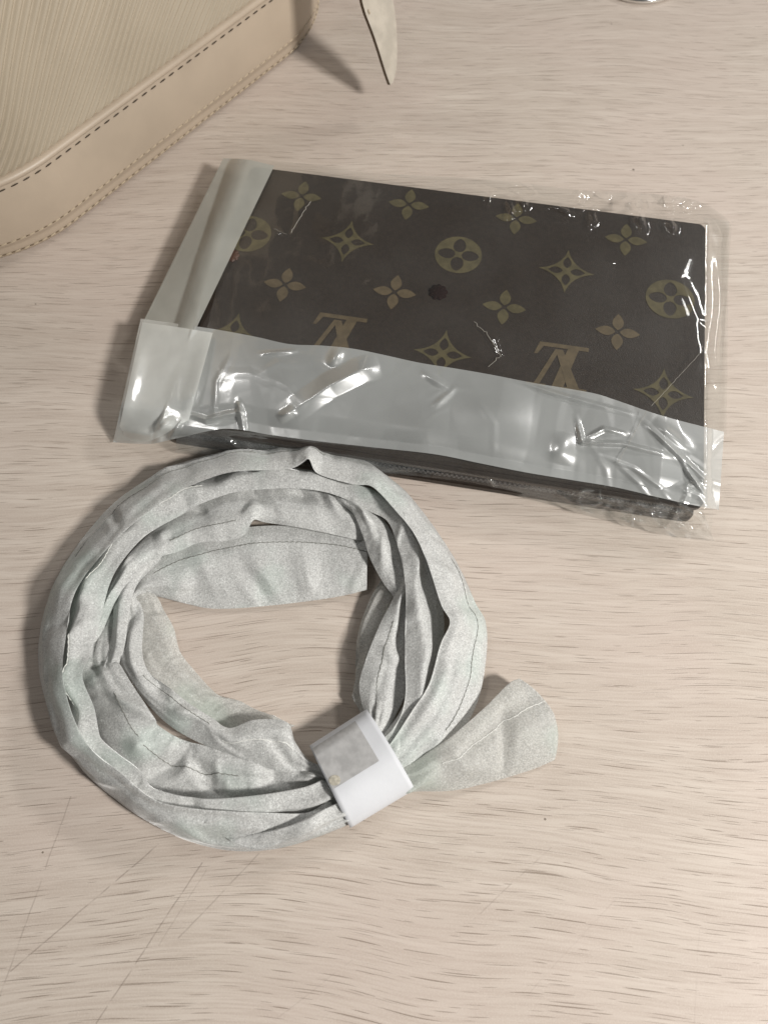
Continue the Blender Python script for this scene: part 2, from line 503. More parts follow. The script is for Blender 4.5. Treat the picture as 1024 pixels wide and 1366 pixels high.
# strap end hanging from the top of the handbag
def build_strap_end():
    cl = [(.0028, .4115, .0175), (-.0018, .4150, .030), (-.0073, .4190, .045), (-.0128, .4230, .060),
          (-.0190, .4330, .090), (-.0240, .4480, .130), (-.0330, .4640, .175), (-.0500, .4760, .208), (-.0700, .4800, .2165)]
    c = cr([(*q, 0, 0, 0) for q in cl], 60)[:, :3]
    root = empty('leather_strap', tuple(cl[0]))
    tag(root, 'narrow pale leather strap with pointed end hanging beside the beige handbag', 'strap')
    wd0 = Vector((.62, .78, .05)).normalized()
    top = []; n = len(c)
    V = []; F = []
    for i in range(n):
        t = Vector(c[min(i + 1, n - 1)]) - Vector(c[max(i - 1, 0)])
        t.normalize()
        wd = (wd0 - t * wd0.dot(t)).normalized()
        nn = t.cross(wd).normalized()
        hw = .0014 + .0100 * min(1, (i / 9)) ** .6
        wob = .0002 * math.sin(i * .9) 
        cc = Vector(c[i]) + nn * wob
        th = .0011
        for s, o in ((-1, -1), (-.86, -1.15), (.86, -1.15), (1, -1), (1, 1), (.86, 1.15), (-.86, 1.15), (-1, 1)):
            V.append(cc + wd * hw * (s + 1) + nn * th * o)
    for i in range(n - 1):
        for k_ in range(8):
            a = i * 8 + k_; b = i * 8 + (k_ + 1) % 8
            F.append((a, b, b + 8, a + 8))
    F.append(tuple(range(8))[::-1]); F.append(tuple(range((n - 1) * 8, n * 8)))
    o = pydata('strap_body', V, F, M['leather_pale'], root, False)
    o.data.materials.append(M['edge_stitch_shade'])
    for i, p in enumerate(o.data.polygons):
        if i < (n - 1) * 8 and i % 8 == 7: p.material_index = 1
    bm = bmesh.new(); bmesh.ops.create_uvsphere(bm, u_segments=6, v_segments=4, radius=.0006)
    for v in bm.verts: v.co.z *= 2.2
    me = bpy.data.meshes.new('stitch_pale'); bm.to_mesh(me); bm.free(); me.materials.append(M['stitch'])
    for i in range(9, 40, 2):
        t = Vector(c[i + 1]) - Vector(c[i - 1]); t.normalize()
        wd = (wd0 - t * wd0.dot(t)).normalized(); nn = t.cross(wd).normalized()
        for sgn in (1, -1):
            s = bpy.data.objects.new('stitch', me); col.objects.link(s); s.parent = root
            s.matrix_parent_inverse = root.matrix_basis.inverted()
            s.location = Vector(c[i]) + wd * .0022 + nn * (.0014 * sgn)
            s.rotation_mode = 'QUATERNION'; s.rotation_quaternion = t.to_track_quat('Z', 'Y')
build_strap_end()

# ------------------------------------------------------------------ metal ring at the far edge
def build_ring():
    p = P(858, 5)
    R, r1 = .030, .0016
    c = Vector((p.x, p.y + R, r1 * 1.2))
    V = []; F = []
    n, m = 72, 12
    for i in range(n):
        a = 2 * math.pi * i / n
        for k_ in range(m):
            b = 2 * math.pi * k_ / m
            rr = R + r1 * 1.0 * math.cos(b)
            V.append((c.x + rr * math.cos(a), c.y + rr * math.sin(a), c.z + r1 * 1.1 * math.sin(b)))
    for i in range(n):
        for k_ in range(m):
            F.append((i * m + k_, ((i + 1) % n) * m + k_, ((i + 1) % n) * m + (k_ + 1) % m, i * m + (k_ + 1) % m))
    o = pydata('metal_ring', V, F, M['chrome'])
    tag(o, 'shiny silver metal ring cut off by the upper edge of the picture', 'ring')
build_ring()

# ------------------------------------------------------------------ wallet
ZT = 0.0185
TL = P(334, 219, ZT); TR = P(942, 297, ZT); BR = P(938, 677, ZT)
WU = (TR - TL).normalized(); WV = Vector((WU.y, -WU.x, 0))
WL = (TR - TL).length; WD = (BR - TR).dot(WV)
wang = math.atan2(WU.y, WU.x)
wallet = empty('wallet', TL + WU * WL / 2 + WV * WD / 2 - Vector((0, 0, ZT)))
tag(wallet, 'dark brown zip wallet with olive monogram flower pattern inside clear plastic', 'wallet')
def wloc(p): 
    q = p - TL
    return q.dot(WU), q.dot(WV)

def rounded_slab(name, u0, u1, v0, v1, z0, z1, rad, bev, mat, parent):
    bm = bmesh.new()
    ring = []
    for (cx, cy, a0) in ((u1 - rad, v1 - rad, 0), (u0 + rad, v1 - rad, 90), (u0 + rad, v0 + rad, 180), (u1 - rad, v0 + rad, 270)):
        for k_ in range(6):
            a = math.radians(a0 + 90 * k_ / 5)
            ring.append((cx + rad * math.cos(a), cy + rad * math.sin(a)))
    vs = [bm.verts.new(TL + WU * a + WV * b + Vector((0, 0, z0 - ZT))) for a, b in ring]
    f = bm.faces.new(vs)
    ext = bmesh.ops.extrude_face_region(bm, geom=[f])
    for v in [e for e in ext['geom'] if isinstance(e, bmesh.types.BMVert)]: v.co.z = z1
    ed = [e for e in bm.edges if abs(e.verts[0].co.z - e.verts[1].co.z) < 1e-6]
    bmesh.ops.bevel(bm, geom=ed, offset=bev, segments=3, affect='EDGES')
    o = from_bm(name, bm, mat, parent)
    return o
rounded_slab('upper_panel', 0, WL, 0, WD, .0128, ZT, .004, .0016, M['canvas'], wallet)
rounded_slab('lower_panel', 0, WL, 0, WD, .0004, .0062, .004, .0016, M['canvas'], wallet)
ztape = rounded_slab('zipper_tape', .002, WL - .002, .002, WD - .002, .0060, .0130, .004, .0004, M['dark'], wallet)
def teeth():
    V = []; F = []
    u = .008
    while u < WL - .008:
        for sg in (0, 1):
            uu = u + sg * .0011
            zz = .0088 if sg else .0102
            b = len(V)
            for du in (-.0005, .0005):
                for dv in (-.0006, .0009):
                    for dz in (-.0009, .0009):
                        V.append(TL + WU * (uu + du) + WV * (WD - .002 + dv) + Vector((0, 0, zz + dz - ZT)))
            F += [(b, b + 1, b + 3, b + 2), (b + 4, b + 6, b + 7, b + 5), (b, b + 4, b + 5, b + 1), (b + 2, b + 3, b + 7, b + 6), (b, b + 2, b + 6, b + 4), (b + 1, b + 5, b + 7, b + 3)]
        u += .0022
    o = pydata('zipper_teeth', V, F, M['tooth'], wallet, False)
    o['kind'] = 'stuff'
teeth()

# printed motifs --------------------------------------------------------
def curve_mesh(name, loops):
    """flat mesh of closed 2D outlines; an outline inside another is a hole"""
    cu = bpy.data.curves.new(name, 'CURVE'); cu.dimensions = '2D'; cu.fill_mode = 'BOTH'
    for lp in loops:
        sp = cu.splines.new('POLY'); sp.points.add(len(lp) - 1)
        for i, q in enumerate(lp): sp.points[i].co = (q[0], q[1], 0, 1)
        sp.use_cyclic_u = True
    ob = bpy.data.objects.new(name, cu); col.objects.link(ob)
    bpy.context.view_layer.update()
    me = bpy.data.meshes.new_from_object(ob.evaluated_get(bpy.context.evaluated_depsgraph_get()))
    bpy.data.objects.remove(ob); bpy.data.curves.remove(cu)
    me.name = name
    return me
def petal(ang, r0, r1, wd, rnd=False, n=12):
    pts = []
    for i in range(n + 1):
        t = i / n
        w_ = wd * (math.sin(math.pi * t ** .85)) ** (.55 if rnd else .9)
        pts.append((r0 + (r1 - r0) * t, w_))
    full = pts + [(x, -y) for x, y in reversed(pts[1:-1])]
    c, s = math.cos(ang), math.sin(ang)
    return [(x * c - y * s, x * s + y * c) for x, y in full]
def circ(r, n=32, cx=0, cy=0):
    return [(cx + r * math.cos(2 * math.pi * i / n), cy + r * math.sin(2 * math.pi * i / n)) for i in range(n)]
Q = [i * math.pi / 2 for i in range(4)]
def star(rt, rm, n=8):
    pts = []
    for a in Q:
        t0 = (rt * math.cos(a), rt * math.sin(a)); t1 = (rt * math.cos(a + math.pi / 2), rt * math.sin(a + math.pi / 2))
        m_ = (rm * math.cos(a + math.pi / 4), rm * math.sin(a + math.pi / 4))
        for i in range(n):
            t = i / n
            pts.append(((1 - t) ** 2 * t0[0] + 2 * t * (1 - t) * m_[0] + t * t * t1[0], (1 - t) ** 2 * t0[1] + 2 * t * (1 - t) * m_[1] + t * t * t1[1]))
    return pts
def merged_flower():
    pts = []
    for i in range(96):
        a = 2 * math.pi * i / 96
        k_ = abs(math.cos(2 * a))
        d_ = abs(((a + math.pi / 4) % (math.pi / 2)) - math.pi / 4)
        r_ = .24 + .76 * max(0, 1 - (d_ / .62) ** 1.15) ** 1.25 if d_ < .62 else .24
        pts.append((r_ * math.cos(a), r_ * math.sin(a)))
    return pts
me_flower = curve_mesh('flower_print', [petal(a, .10, 1, .255) for a in Q])
me_star = curve_mesh('star_print', [star(1.0, .26)] + [petal(a + 0, .14, .66, .15) for a in Q] )
me_round = curve_mesh('round_print', [circ(1)] + [petal(a, .13, .88, .27, True) for a in Q])
def poly_mesh(name, polys):
    V = []; F = []
    for j, pl in enumerate(polys):
        b = len(V)
        V += [(x, y, .00004 * j / .02) for x, y in pl]
        F.append(tuple(range(b, b + len(pl))))
    me = bpy.data.meshes.new(name); me.from_pydata(V, [], F); me.update()
    return me
me_letters = poly_mesh('letter_print', [
    [(-.80, -.86), (.62, -.86), (.76, -.42), (.66, -.42), (.50, -.72), (-.80, -.72)],          # foot of the L
    [(-.52, -.74), (-.20, -.74), (.20, .78), (-.12, .78)],                                      # stem of the L
    [(-.40, .78), (.42, .78), (.46, .90), (-.36, .90)],                                         # serif of the L
    [(-.62, .62), (-.28, .62), (.16, -.66), (-.06, -.66)],                                      # thick arm of the V
    [(.52, .62), (.68, .62), (.16, -.66), (.02, -.66)],                                         # thin arm of the V
    [(-.82, .60), (-.10, .60), (-.10, .70), (-.82, .70)], [(.34, .60), (.90, .60), (.90, .70), (.34, .70)]])
def put_print(name, me, px, py, size, mat, rot=0.0, dz=.00018):
    p = P(px, py, ZT)
    m2 = me if (me.materials and me.materials[0] == mat) else None
    o = bpy.data.objects.new(name, me); col.objects.link(o)
    if not me.materials: me.materials.append(None)
    o.material_slots[0].link = 'OBJECT'; o.material_slots[0].material = mat
    o.parent = wallet; o.matrix_parent_inverse = wallet.matrix_basis.inverted()
    o.location = (p.x, p.y, ZT + dz)
    o.rotation_euler = (0, 0, wang + math.pi + rot)
    o.scale = (size, size, .02)
    # keep the print on the panel: trim what would hang over its edge
    u, v = wloc(p)
    if u - size < .001 or u + size > WL - .001 or v - size < .001 or v + size > WD - .001:
        me2 = me.copy(); o.data = me2
        o.material_slots[0].link = 'OBJECT'; o.material_slots[0].material = mat
        bm = bmesh.new(); bm.from_mesh(me2)
        ca, sa = math.cos(math.pi + rot), math.sin(math.pi + rot)
        for (nx, ny, lim) in ((-1, 0, u - .0015), (1, 0, WL - .0015 - u), (0, 1, v - .0015), (0, -1, WD - .0015 - v)):
            ln = (nx * ca + ny * sa, -nx * sa + ny * ca)
            bmesh.ops.bisect_plane(bm, geom=list(bm.verts) + list(bm.edges) + list(bm.faces),
                                   plane_co=(ln[0] * lim / size, ln[1] * lim / size, 0), plane_no=(ln[0], ln[1], 0), clear_outer=True)
        bm.to_mesh(me2); bm.free()
    return o
FS = .0108
for i, (x, y) in enumerate([(402, 262), (545, 273), (688, 292), (834, 320), (380, 380), (526, 390), (672, 410), (823, 443)]):
    put_print('flower_print', me_flower, x, y, FS, M['print_light'] if i in (4, 5, 7) else M['print'])
for (x, y) in [(463, 322), (755, 362), (590, 472), (884, 525), (310, 448)]:
    put_print('star_print', me_star, x, y, .0140, M['print'])
for (x, y) in [(611, 340), (893, 399), (331, 312)]:
    put_print('round_print', me_round, x, y, .0120, M['print'])
for (x, y) in [(447, 452), (745, 492)]:
    put_print('letter_print', me_letters, x, y, .0165, M['print_light'])
def snap(px, py, rad, mat):
    p = P(px, py, ZT)
    bm = bmesh.new()
    n = 64
    top = []; bot = []
    for i in range(n):
        a = 2 * math.pi * i / n
        rr = rad * (1 + .08 * math.cos(9 * a))
        bot.append(bm.verts.new((p.x + rr * math.cos(a), p.y + rr * math.sin(a), ZT - .0003)))
        top.append(bm.verts.new((p.x + rr * .93 * math.cos(a), p.y + rr * .93 * math.sin(a), ZT + .0007)))
    c = bm.verts.new((p.x, p.y, ZT + .0004))
    for i in range(n):
        j = (i + 1) % n
        bm.faces.new((bot[i], bot[j], top[j], top[i])); bm.faces.new((top[i], top[j], c))
    return from_bm('snap_button', bm, mat, wallet, True)
snap(584, 390, .0047, M['snap'])
snap(309, 341, .0040, M['amber'])

# ------------------------------------------------------------------ plastic sleeve round the wallet
bag = empty('plastic_sleeve', wallet.location)
tag(bag, 'crinkled clear plastic sleeve with milky folded flap around the dark wallet', 'plastic bag')

def seg_d(x, y, pl):
    """distance in picture units of points to a polyline, and how far along it (0..1)"""
    best = np.full(x.shape, 1e9); tt = np.zeros(x.shape)
    n = len(pl) - 1
    for i in range(n):
        ax, ay = pl[i]; bx, by = pl[i + 1]
        dx, dy = bx - ax, by - ay
        t = np.clip(((x - ax) * dx + (y - ay) * dy) / (dx * dx + dy * dy), 0, 1)
        d_ = np.hypot(x - ax - t * dx, y - ay - t * dy)
        m_ = d_ < best
        best = np.where(m_, d_, best); tt = np.where(m_, (i + t) / n, tt)
    return best, tt

def sheet(name, top, bot, zt, nu, nv, mat, creases=(), crum=None, amp=0.0, parent=bag, floor=.0006):
    """a film stretched between an upper and a lower border; zt(world xy) gives the height it lies at"""
    n = max(len(top), len(bot))
    T = cr([(*q, 0, 0, 0, 0) for q in top], nu)[:, :2]; Bo = cr([(*q, 0, 0, 0, 0) for q in bot], nu)[:, :2]
    V = []
    v = np.linspace(0, 1, nv)[:, None]
    X = T[None, :, 0] * (1 - v) + Bo[None, :, 0] * v
    Y = T[None, :, 1] * (1 - v) + Bo[None, :, 1] * v
    U = np.linspace(0, 1, nu)[None, :] + 0 * v
    Dz = np.zeros(X.shape)
    for (pl, wdt, hgt, kind) in creases:
        d_, t = seg_d(X, Y, pl)
        fade = np.sin(np.pi * np.clip(t, 0.02, .98)) ** 1.0
        if kind == 'r': Dz += hgt * np.maximum(0, 1 - d_ / wdt) * fade          # sharp ridge
        else: Dz += hgt * np.exp(-(d_ / wdt) ** 2) * fade                       # soft swell
    if crum is not None: Dz += amp * crum(X, Y)
    for j in range(nv):
        for i in range(nu):
            z = .018
            for _ in range(3):
                p = P(X[j, i], Y[j, i], z)
                z = max(floor, zt(p, U[j, i], v[j, 0]) + Dz[j, i])
            V.append(P(X[j, i], Y[j, i], z))
    F = [(j * nu + i, j * nu + i + 1, (j + 1) * nu + i + 1, (j + 1) * nu + i) for j in range(nv - 1) for i in range(nu - 1)]
    return pydata(name, V, F, mat, parent)

def outside(p):
    u, v = wloc(p)
    du = max(-u, u - WL, 0); dv = max(-v, v - WD, 0)
    return u, v, math.hypot(du, dv)
def z_film(p, a=0, b=0):
    u, v, d_ = outside(p)
    return .0008 + (ZT + .0004) * math.exp(-(d_ / .0085) ** 1.4)
rr_ = random.Random(4)
def rand_creases(n, x0, x1, yf, lmin, lmax, hmax, wmin=3, wmax=6):
    out = []
    for _ in range(n):
        x = rr_.uniform(x0, x1); y = yf(x) + rr_.uniform(-1, 1)
        a = rr_.gauss(.35, .8); l = rr_.uniform(lmin, lmax)
        m_ = (x + l / 2 * math.cos(a) + rr_.uniform(-5, 5), y + l / 2 * math.sin(a) + rr_.uniform(-5, 5))
        out.append(([(x, y), m_, (x + l * math.cos(a + .2), y + l * math.sin(a + .2))], rr_.uniform(wmin, wmax), rr_.uniform(.3, 1) * hmax, 'r'))
    return out
film_cr = [([(560, 232), (640, 248), (705, 246), (760, 262)], 9, .0035, 's'), ([(690, 243), (720, 262)], 7, .004, 'r'),
           ([(815, 262), (850, 268), (888, 272)], 8, .005, 's'), ([(848, 258), (846, 285)], 6, .004, 'r'), ([(862, 258), (864, 286)], 6, .004, 'r'),
           ([(655, 288), (720, 300), (790, 305)], 8, .0016, 's'), ([(700, 296), (860, 322)], 6, .0012, 's'), ([(800, 355), (822, 350)], 5, .0012, 'r'),
           ([(920, 330), (905, 370), (925, 420), (930, 470), (915, 530)], 9, .0016, 's'), ([(938, 465), (870, 540)], 4, .0010, 'r'),
           ([(400, 262), (397, 300), (388, 318)], 4, .0008, 'r'), ([(365, 305), (390, 318)], 4, .0006, 'r'),
           ([(630, 430), (660, 450), (668, 475), (650, 492)], 4, .0009, 'r'),
           ([(300, 345), (400, 350), (520, 400), (640, 440)], 26, .0012, 's'), ([(480, 300), (560, 330), (700, 345)], 30, .0010, 's')]
film_cr += rand_creases(26, 400, 930, lambda x: 240 + (x - 330) * .12 + rr_.uniform(0, 230), 25, 90, .0006, 4, 9)
film_cr += rand_creases(20, 640, 950, lambda x: 246 + (x - 640) * .10 + rr_.uniform(-4, 22), 12, 40, .0045, 4, 8)
sheet('top_film', [(330, 212), (420, 220), (500, 231), (600, 236), (690, 243), (760, 252), (830, 256), (885, 260), (930, 268), (962, 286), (975, 300)],
      [(238, 600), (300, 610), (400, 622), (500, 630), (600, 640), (650, 648), (720, 664), (800, 686), (870, 700), (925, 712), (948, 716)],
      z_film, 240, 170, M['film'], film_cr, Crumple(5, 95, 7, 1.2), .0011)

def z_left(p, a, b):
    u, v, d_ = outside(p)
    z = .0205 - .0075 * (1 - a) - .002 * b
    return max(z, .0008 + (ZT + .0016) * math.exp(-(d_ / .022) ** 2))
sheet('side_flap', [(298, 211), (330, 213), (366, 221)], [(186, 440), (225, 440), (258, 446)], z_left, 40, 90, M['flap_grey'],
      [([(330, 215), (225, 425)], 22, .0009, 's')], Crumple(3, 60, 5, 1.0), .0006)
sheet('side_wall', [(299, 212), (262, 290), (222, 370), (186, 440)], [(296, 222), (258, 300), (216, 382), (178, 455)],
      lambda p, a, b: .013 * (1 - b) + .0008, 50, 10, M['film'])

def z_flap(p, a, b):
    left = min(1.0, a / .16)
    z = .0225 - (1 - left) * .0075 + .0018 * math.sin(math.pi * b) 
    low = max(0, (b - .72) / .28)
    z -= low ** 1.5 * (.004 if a > .14 else .010 * (1 - a / .14) + .004)
    if a > .9: z -= (a - .9) / .1 * .0085
    return max(z, z_film(p) + .0012)
flap_cr = [([(385, 552), (440, 514), (480, 494), (508, 486)], 30, .0058, 'r'), ([(370, 560), (395, 545)], 14, .003, 'r'),
           ([(345, 472), (400, 468)], 7, .0020, 'r'), ([(455, 462), (440, 490)], 8, .0022, 's'),
           ([(318, 534), (326, 578)], 9, .0040, 'r'), ([(245, 550), (275, 560), (305, 552), (330, 548)], 8, .0040, 'r'), ([(247, 552), (225, 588)], 9, .0035, 'r'),
           ([(768, 555), (776, 590), (830, 592), (908, 612)], 8, .0036, 'r'), ([(780, 585), (805, 572), (840, 580)], 7, .0028, 'r'),
           ([(855, 560), (950, 650)], 9, .0030, 'r'), ([(905, 612), (940, 660)], 7, .003, 'r'), ([(870, 560), (925, 605)], 7, .0022, 's'),
           ([(755, 575), (745, 620)], 14, .0024, 's'), ([(560, 495), (600, 520)], 12, .0020, 'r'), ([(610, 515), (575, 545)], 10, .0014, 'r'),
           ([(680, 505), (740, 525), (850, 555)], 8, .0024, 'r'), ([(160, 575), (200, 580), (235, 570)], 9, .0035, 'r'),
           ([(420, 560), (560, 590), (740, 612)], 26, .0018, 's'), ([(300, 480), (420, 520)], 36, .0016, 's'), ([(600, 545), (720, 565)], 30, .0020, 's')]
flap_cr = [(a, b * .62, c * .9, d) if d == 'r' else (a, b, c, d) for a, b, c, d in flap_cr]
flap_cr += rand_creases(12, 740, 950, lambda x: 560 + (x - 740) * .2 + rr_.uniform(0, 70), 50, 120, .0008, 4, 8)
flap_cr += rand_creases(8, 230, 520, lambda x: 470 + (x - 230) * .15 + rr_.uniform(0, 100), 40, 100, .0006, 4, 8)
flap_cr += rand_creases(5, 520, 760, lambda x: 500 + (x - 520) * .18 + rr_.uniform(0, 90), 50, 110, .0004, 4, 8)
sheet('folded_flap', [(188, 425), (279, 438), (340, 449), (386, 459), (430, 461), (470, 465), (510, 473), (560, 484), (610, 492), (656, 500), (712, 511), (755, 518), (793, 525), (819, 533), (884, 555), (965, 576)],
      [(151, 590), (200, 592), (235, 585), (300, 572), (360, 580), (420, 588), (500, 597), (580, 606), (640, 618), (700, 630), (760, 640), (820, 650), (880, 664), (925, 674), (958, 680)],
      z_flap, 420, 110, M['flap'], flap_cr, Crumple(11, 190, 5, 1.2), .0030)
sheet('flap_end', [(190, 430), (235, 436), (284, 444)], [(156, 586), (200, 588), (252, 560)],
      lambda p, a, b: z_flap(p, a * .16, b) + .0012, 60, 70, M['flap_white'],
      [([(284, 440), (262, 520), (245, 560)], 12, .0020, 's'), ([(158, 575), (200, 580), (236, 560)], 9, .0030, 'r'), ([(190, 450), (165, 560)], 10, .001, 's')], Crumple(13, 70, 5, 1.2), .0010)
sheet('end_wall', [(188, 426), (170, 500), (151, 589)], [(184, 440), (164, 512), (149, 593)], lambda p, a, b: .0145 * (1 - b) * (1 - a * .75) + .0008, 40, 10, M['film'])
# loose film in front of the wallet
def z_front(p, a, b):
    return max(.0008, .0195 * (1 - b) ** .8 + .0008 - .004 * a * (1 - b))
front_cr = [([(640, 632), (655, 642), (660, 655)], 7, .003, 'r'), ([(740, 650), (800, 662), (870, 676), (905, 684)], 7, .004, 'r'),
            ([(800, 690), (850, 672), (880, 690), (840, 700)], 8, .005, 'r'), ([(860, 665), (900, 700), (935, 712)], 8, .004, 'r'), ([(890, 660), (930, 690), (945, 714)], 6, .004, 'r'),
            ([(820, 660), (830, 690)], 7, .003, 'r'), ([(905, 675), (890, 705)], 7, .004, 'r'), ([(300, 585), (320, 600)], 6, .002, 'r'), ([(860, 650), (880, 668)], 7, .004, 'r')]
front_cr += rand_creases(46, 740, 935, lambda x: 655 + (x - 770) * .2 + rr_.uniform(0, 38), 15, 50, .0042, 3, 7)
front_cr += rand_creases(18, 240, 770, lambda x: 590 + (x - 240) * .125 + rr_.uniform(0, 30), 10, 40, .0020, 3, 6)
sheet('front_film', [(236, 582), (300, 574), (420, 588), (500, 597), (580, 606), (640, 618), (700, 630), (760, 640), (820, 650), (880, 664), (935, 676)],
      [(234, 604), (300, 612), (420, 626), (500, 634), (580, 640), (640, 650), (700, 664), (760, 680), (830, 700), (900, 716), (952, 722)],
      z_front, 420, 60, M['film_loose'], front_cr, Crumple(17, 40, 6, 1.0), .0018)
# pale hairline creases and tears in the film
def hairline(pts, jag, z, rad=.00016):
    line = []
    for a in range(len(pts) - 1):
        n = max(2, int(math.hypot(pts[a + 1][0] - pts[a][0], pts[a + 1][1] - pts[a][1]) / 3))
        for i in range(n):
            t = i / n
            line.append(P(pts[a][0] + (pts[a + 1][0] - pts[a][0]) * t + rr_.uniform(-jag, jag), pts[a][1] + (pts[a + 1][1] - pts[a][1]) * t + rr_.uniform(-jag, jag), z))
    V = []; F = []
    for i, p in enumerate(line):
        for q in range(4):
            a = math.pi / 2 * q
            V.append(p + Vector((math.cos(a) * rad, math.cos(a) * rad * .3, math.sin(a) * rad)))
    for i in range(len(line) - 1):
        for q in range(4):
            F.append((i * 4 + q, i * 4 + (q + 1) % 4, (i + 1) * 4 + (q + 1) % 4, (i + 1) * 4 + q))
    pydata('film_crease', V, F, M['hair'], bag, False)
M['hair'] = simple('whitened_film_crease', (0.36, 0.34, 0.30), .5, .4)
hairline([(414, 268), (400, 290), (386, 314)], 1.5, .0205)
hairline([(366, 305), (386, 314)], 1.0, .0205, .0001)
hairline([(632, 430), (652, 448), (668, 474), (648, 492)], 1.5, .0205)
hairline([(936, 468), (866, 544)], .4, .0215, .00013)
hairline([(862, 548), (822, 620)], .4, .0255, .00010)
# right-hand margin of the sleeve
sheet('right_margin', [(938, 290), (955, 292), (972, 296)], [(940, 570), (955, 576), (968, 582)],
      lambda p, a, b: .0008 + .0040 * (1 - a), 14, 90, M['film'], [([(955, 330), (960, 400), (952, 470), (962, 540)], 8, .0022, 'r')], Crumple(19, 45, 5, 1.2), .0016)

# ------------------------------------------------------------------ coiled strap in its fabric sleeve
coil = empty('coiled_strap', P(345, 865))
tag(coil, 'coiled strap in silvery white fabric sleeve bound by a white paper band', 'strap coil')

def strand(name, pairs, crown, mat, seed, amp=.0011, wl=9.0, N=None, M_=48, under=None, seams=(), pleat=0.0, pleat_ends=(0, 0), bow=0.0, flat=.75, cap=True, end_cap=True, ridge=0.0, kink=1.0, fold=1.0, rl0=.38, tw=.6, dzo=0.0, dzi=0.0, parent=coil):
    """fabric tube. pairs: (outer x, y, z mm, inner x, y, z mm) borders; crown: rise above them in mm"""
    pr = [(a[0], a[1], max(.6, a[2] + dzo), a[3], a[4], max(.6, a[5] + dzi)) for a in pairs]
    length = sum(math.hypot((pr[i + 1][0] + pr[i + 1][3] - pr[i][0] - pr[i][3]) / 2, (pr[i + 1][1] + pr[i + 1][4] - pr[i][1] - pr[i][4]) / 2) for i in range(len(pr) - 1))
    N = N or int(max(30, length / 2.2))
    S = cr(pr, N)
    A = [P(r_[0], r_[1], max(.4, r_[2]) / 1000) for r_ in S]
    B = [P(r_[3], r_[4], max(.4, r_[5]) / 1000) for r_ in S]
    C = [(a + b) / 2 for a, b in zip(A, B)]
    arc = np.concatenate([[0], np.cumsum([(C[i + 1] - C[i]).length for i in range(N - 1)])]) * 1000
    cm = Crumple(seed, wl, 5, .5); cm2 = Crumple(seed + 50, wl * .42, 5, .8)
    rs = np.random.RandomState(seed)
    pf = [rs.uniform(2, 5) for _ in range(3)]; pp = [rs.uniform(0, 6.28) for _ in range(3)]
    V = []
    folds = [(rs.uniform(-.55, .65), rs.uniform(.1, .4), rs.uniform(.02, .05), rs.uniform(0, 6.28), rs.uniform(.12, .30), rs.choice([-1, 1, 1]) * rs.uniform(.5, 1.2) * fold, rs.uniform(.03, .08)) for _ in range(3)]
    kinks = []
    a0 = rs.uniform(4, 14)
    while a0 < arc[-1] - 4:
        kinks.append((a0, rs.uniform(3.5, 8), rs.choice([-1, 1, 1]) * rs.uniform(1.2, 2.8) * kink, rs.uniform(-12, 12), rs.uniform(-.6, .8), rs.uniform(.5, 1.1)))
        a0 += rs.uniform(12, 34)
    for i in range(N):
        t = (C[min(i + 1, N - 1)] - C[max(i - 1, 0)]).normalized()
        W = B[i] - A[i]
        nn = t.cross(W).normalized()
        if nn.z < 0: nn = -nn
        hw = W.length / 2
        un = (under / 1000) if under is not None else max(.001, min(C[i].z - .0006, .0026))
        tt = i / (N - 1)
        pe = pleat * max(pleat_ends[0] * max(0, 1 - tt * 5), pleat_ends[1] * max(0, 1 - (1 - tt) * 5))
        envelope = min(1, tt * 12 + .25, (1 - tt) * 12 + .25)
        rl = rl0 + .16 * math.sin(arc[i] * .055 + seed * 2.1) + .15 * math.sin(arc[i] * .15 + seed)
        crown_i = crown * (1 + .22 * math.sin(arc[i] * .11 + seed) + .12 * math.sin(arc[i] * .31 + 2 * seed))
        for k_ in range(M_):
            th = 2 * math.pi * k_ / M_
            c_, s_ = math.cos(th), math.sin(th)
            lat = -c_ * (abs(c_) ** -.12 if abs(c_) > 1e-3 else 1)
            lat = max(-1, min(1, lat))
            if s_ >= 0:
                tent = (1 + lat) / (1 + rl) if lat < rl else (1 - lat) / (1 - rl)
                h = (tw * tent + (1 - tw) * (1 - lat * lat) ** .85) * crown_i / 1000
            else: h = -(1 - lat * lat) * un
            p = C[i] + W * .5 * lat + nn * h
            if s_ >= -.25:
                y_ = lat * hw * 1000
                e = (cm(arc[i], y_) * amp * .55 + cm2(arc[i], y_) * amp * .12) * envelope
                for (fc, fa, fk, fp, fw, fh, fm) in folds:
                    ff = max(0, 1 - abs(lat - fc - fa * math.sin(arc[i] * fk + fp)) / fw)
                    if ff: e += fh / 1000 * ff * (1 - lat ** 4) * max(0, min(1, .55 + 1.1 * math.sin(arc[i] * fm + fp * 2)))
                e += pe / 1000 * sum(math.sin(pf[q] * lat * 3 + pp[q] + .25 * arc[i] * .1) for q in range(3)) / 3
                for (ka, kw, kh, ks, kc, kr) in kinks:
                    dd = abs(arc[i] - ka - ks * (lat - kc))
                    if dd < kw:
                        e += kh / 1000 * (1 - dd / kw) * max(0, 1 - abs(lat - kc) / kr)
                e += ridge / 1000 * max(0, 1 - abs(lat - .25) * 2.2) * (.6 + .4 * math.sin(arc[i] * .07 + seed * 1.3))
                f_ = min(1, max(0, (s_ + .25) / .5))
                p = p + nn * e * f_ + W.normalized() * (e * .5 * f_)
            if bow: p = p + t * (bow / 1000) * (1 - lat * lat) * max(0, 1 - (1 - tt) * 4)
            p.z = max(p.z, .0005)
            V.append(p)
    F = []
    for i in range(N - 1):
        for k_ in range(M_):
            a = i * M_ + k_; b = i * M_ + (k_ + 1) % M_
            F.append((a, a + M_, b + M_, b))
    if cap: F.append(tuple(range(M_)))
    if end_cap: F.append(tuple(range((N - 1) * M_, N * M_))[::-1])
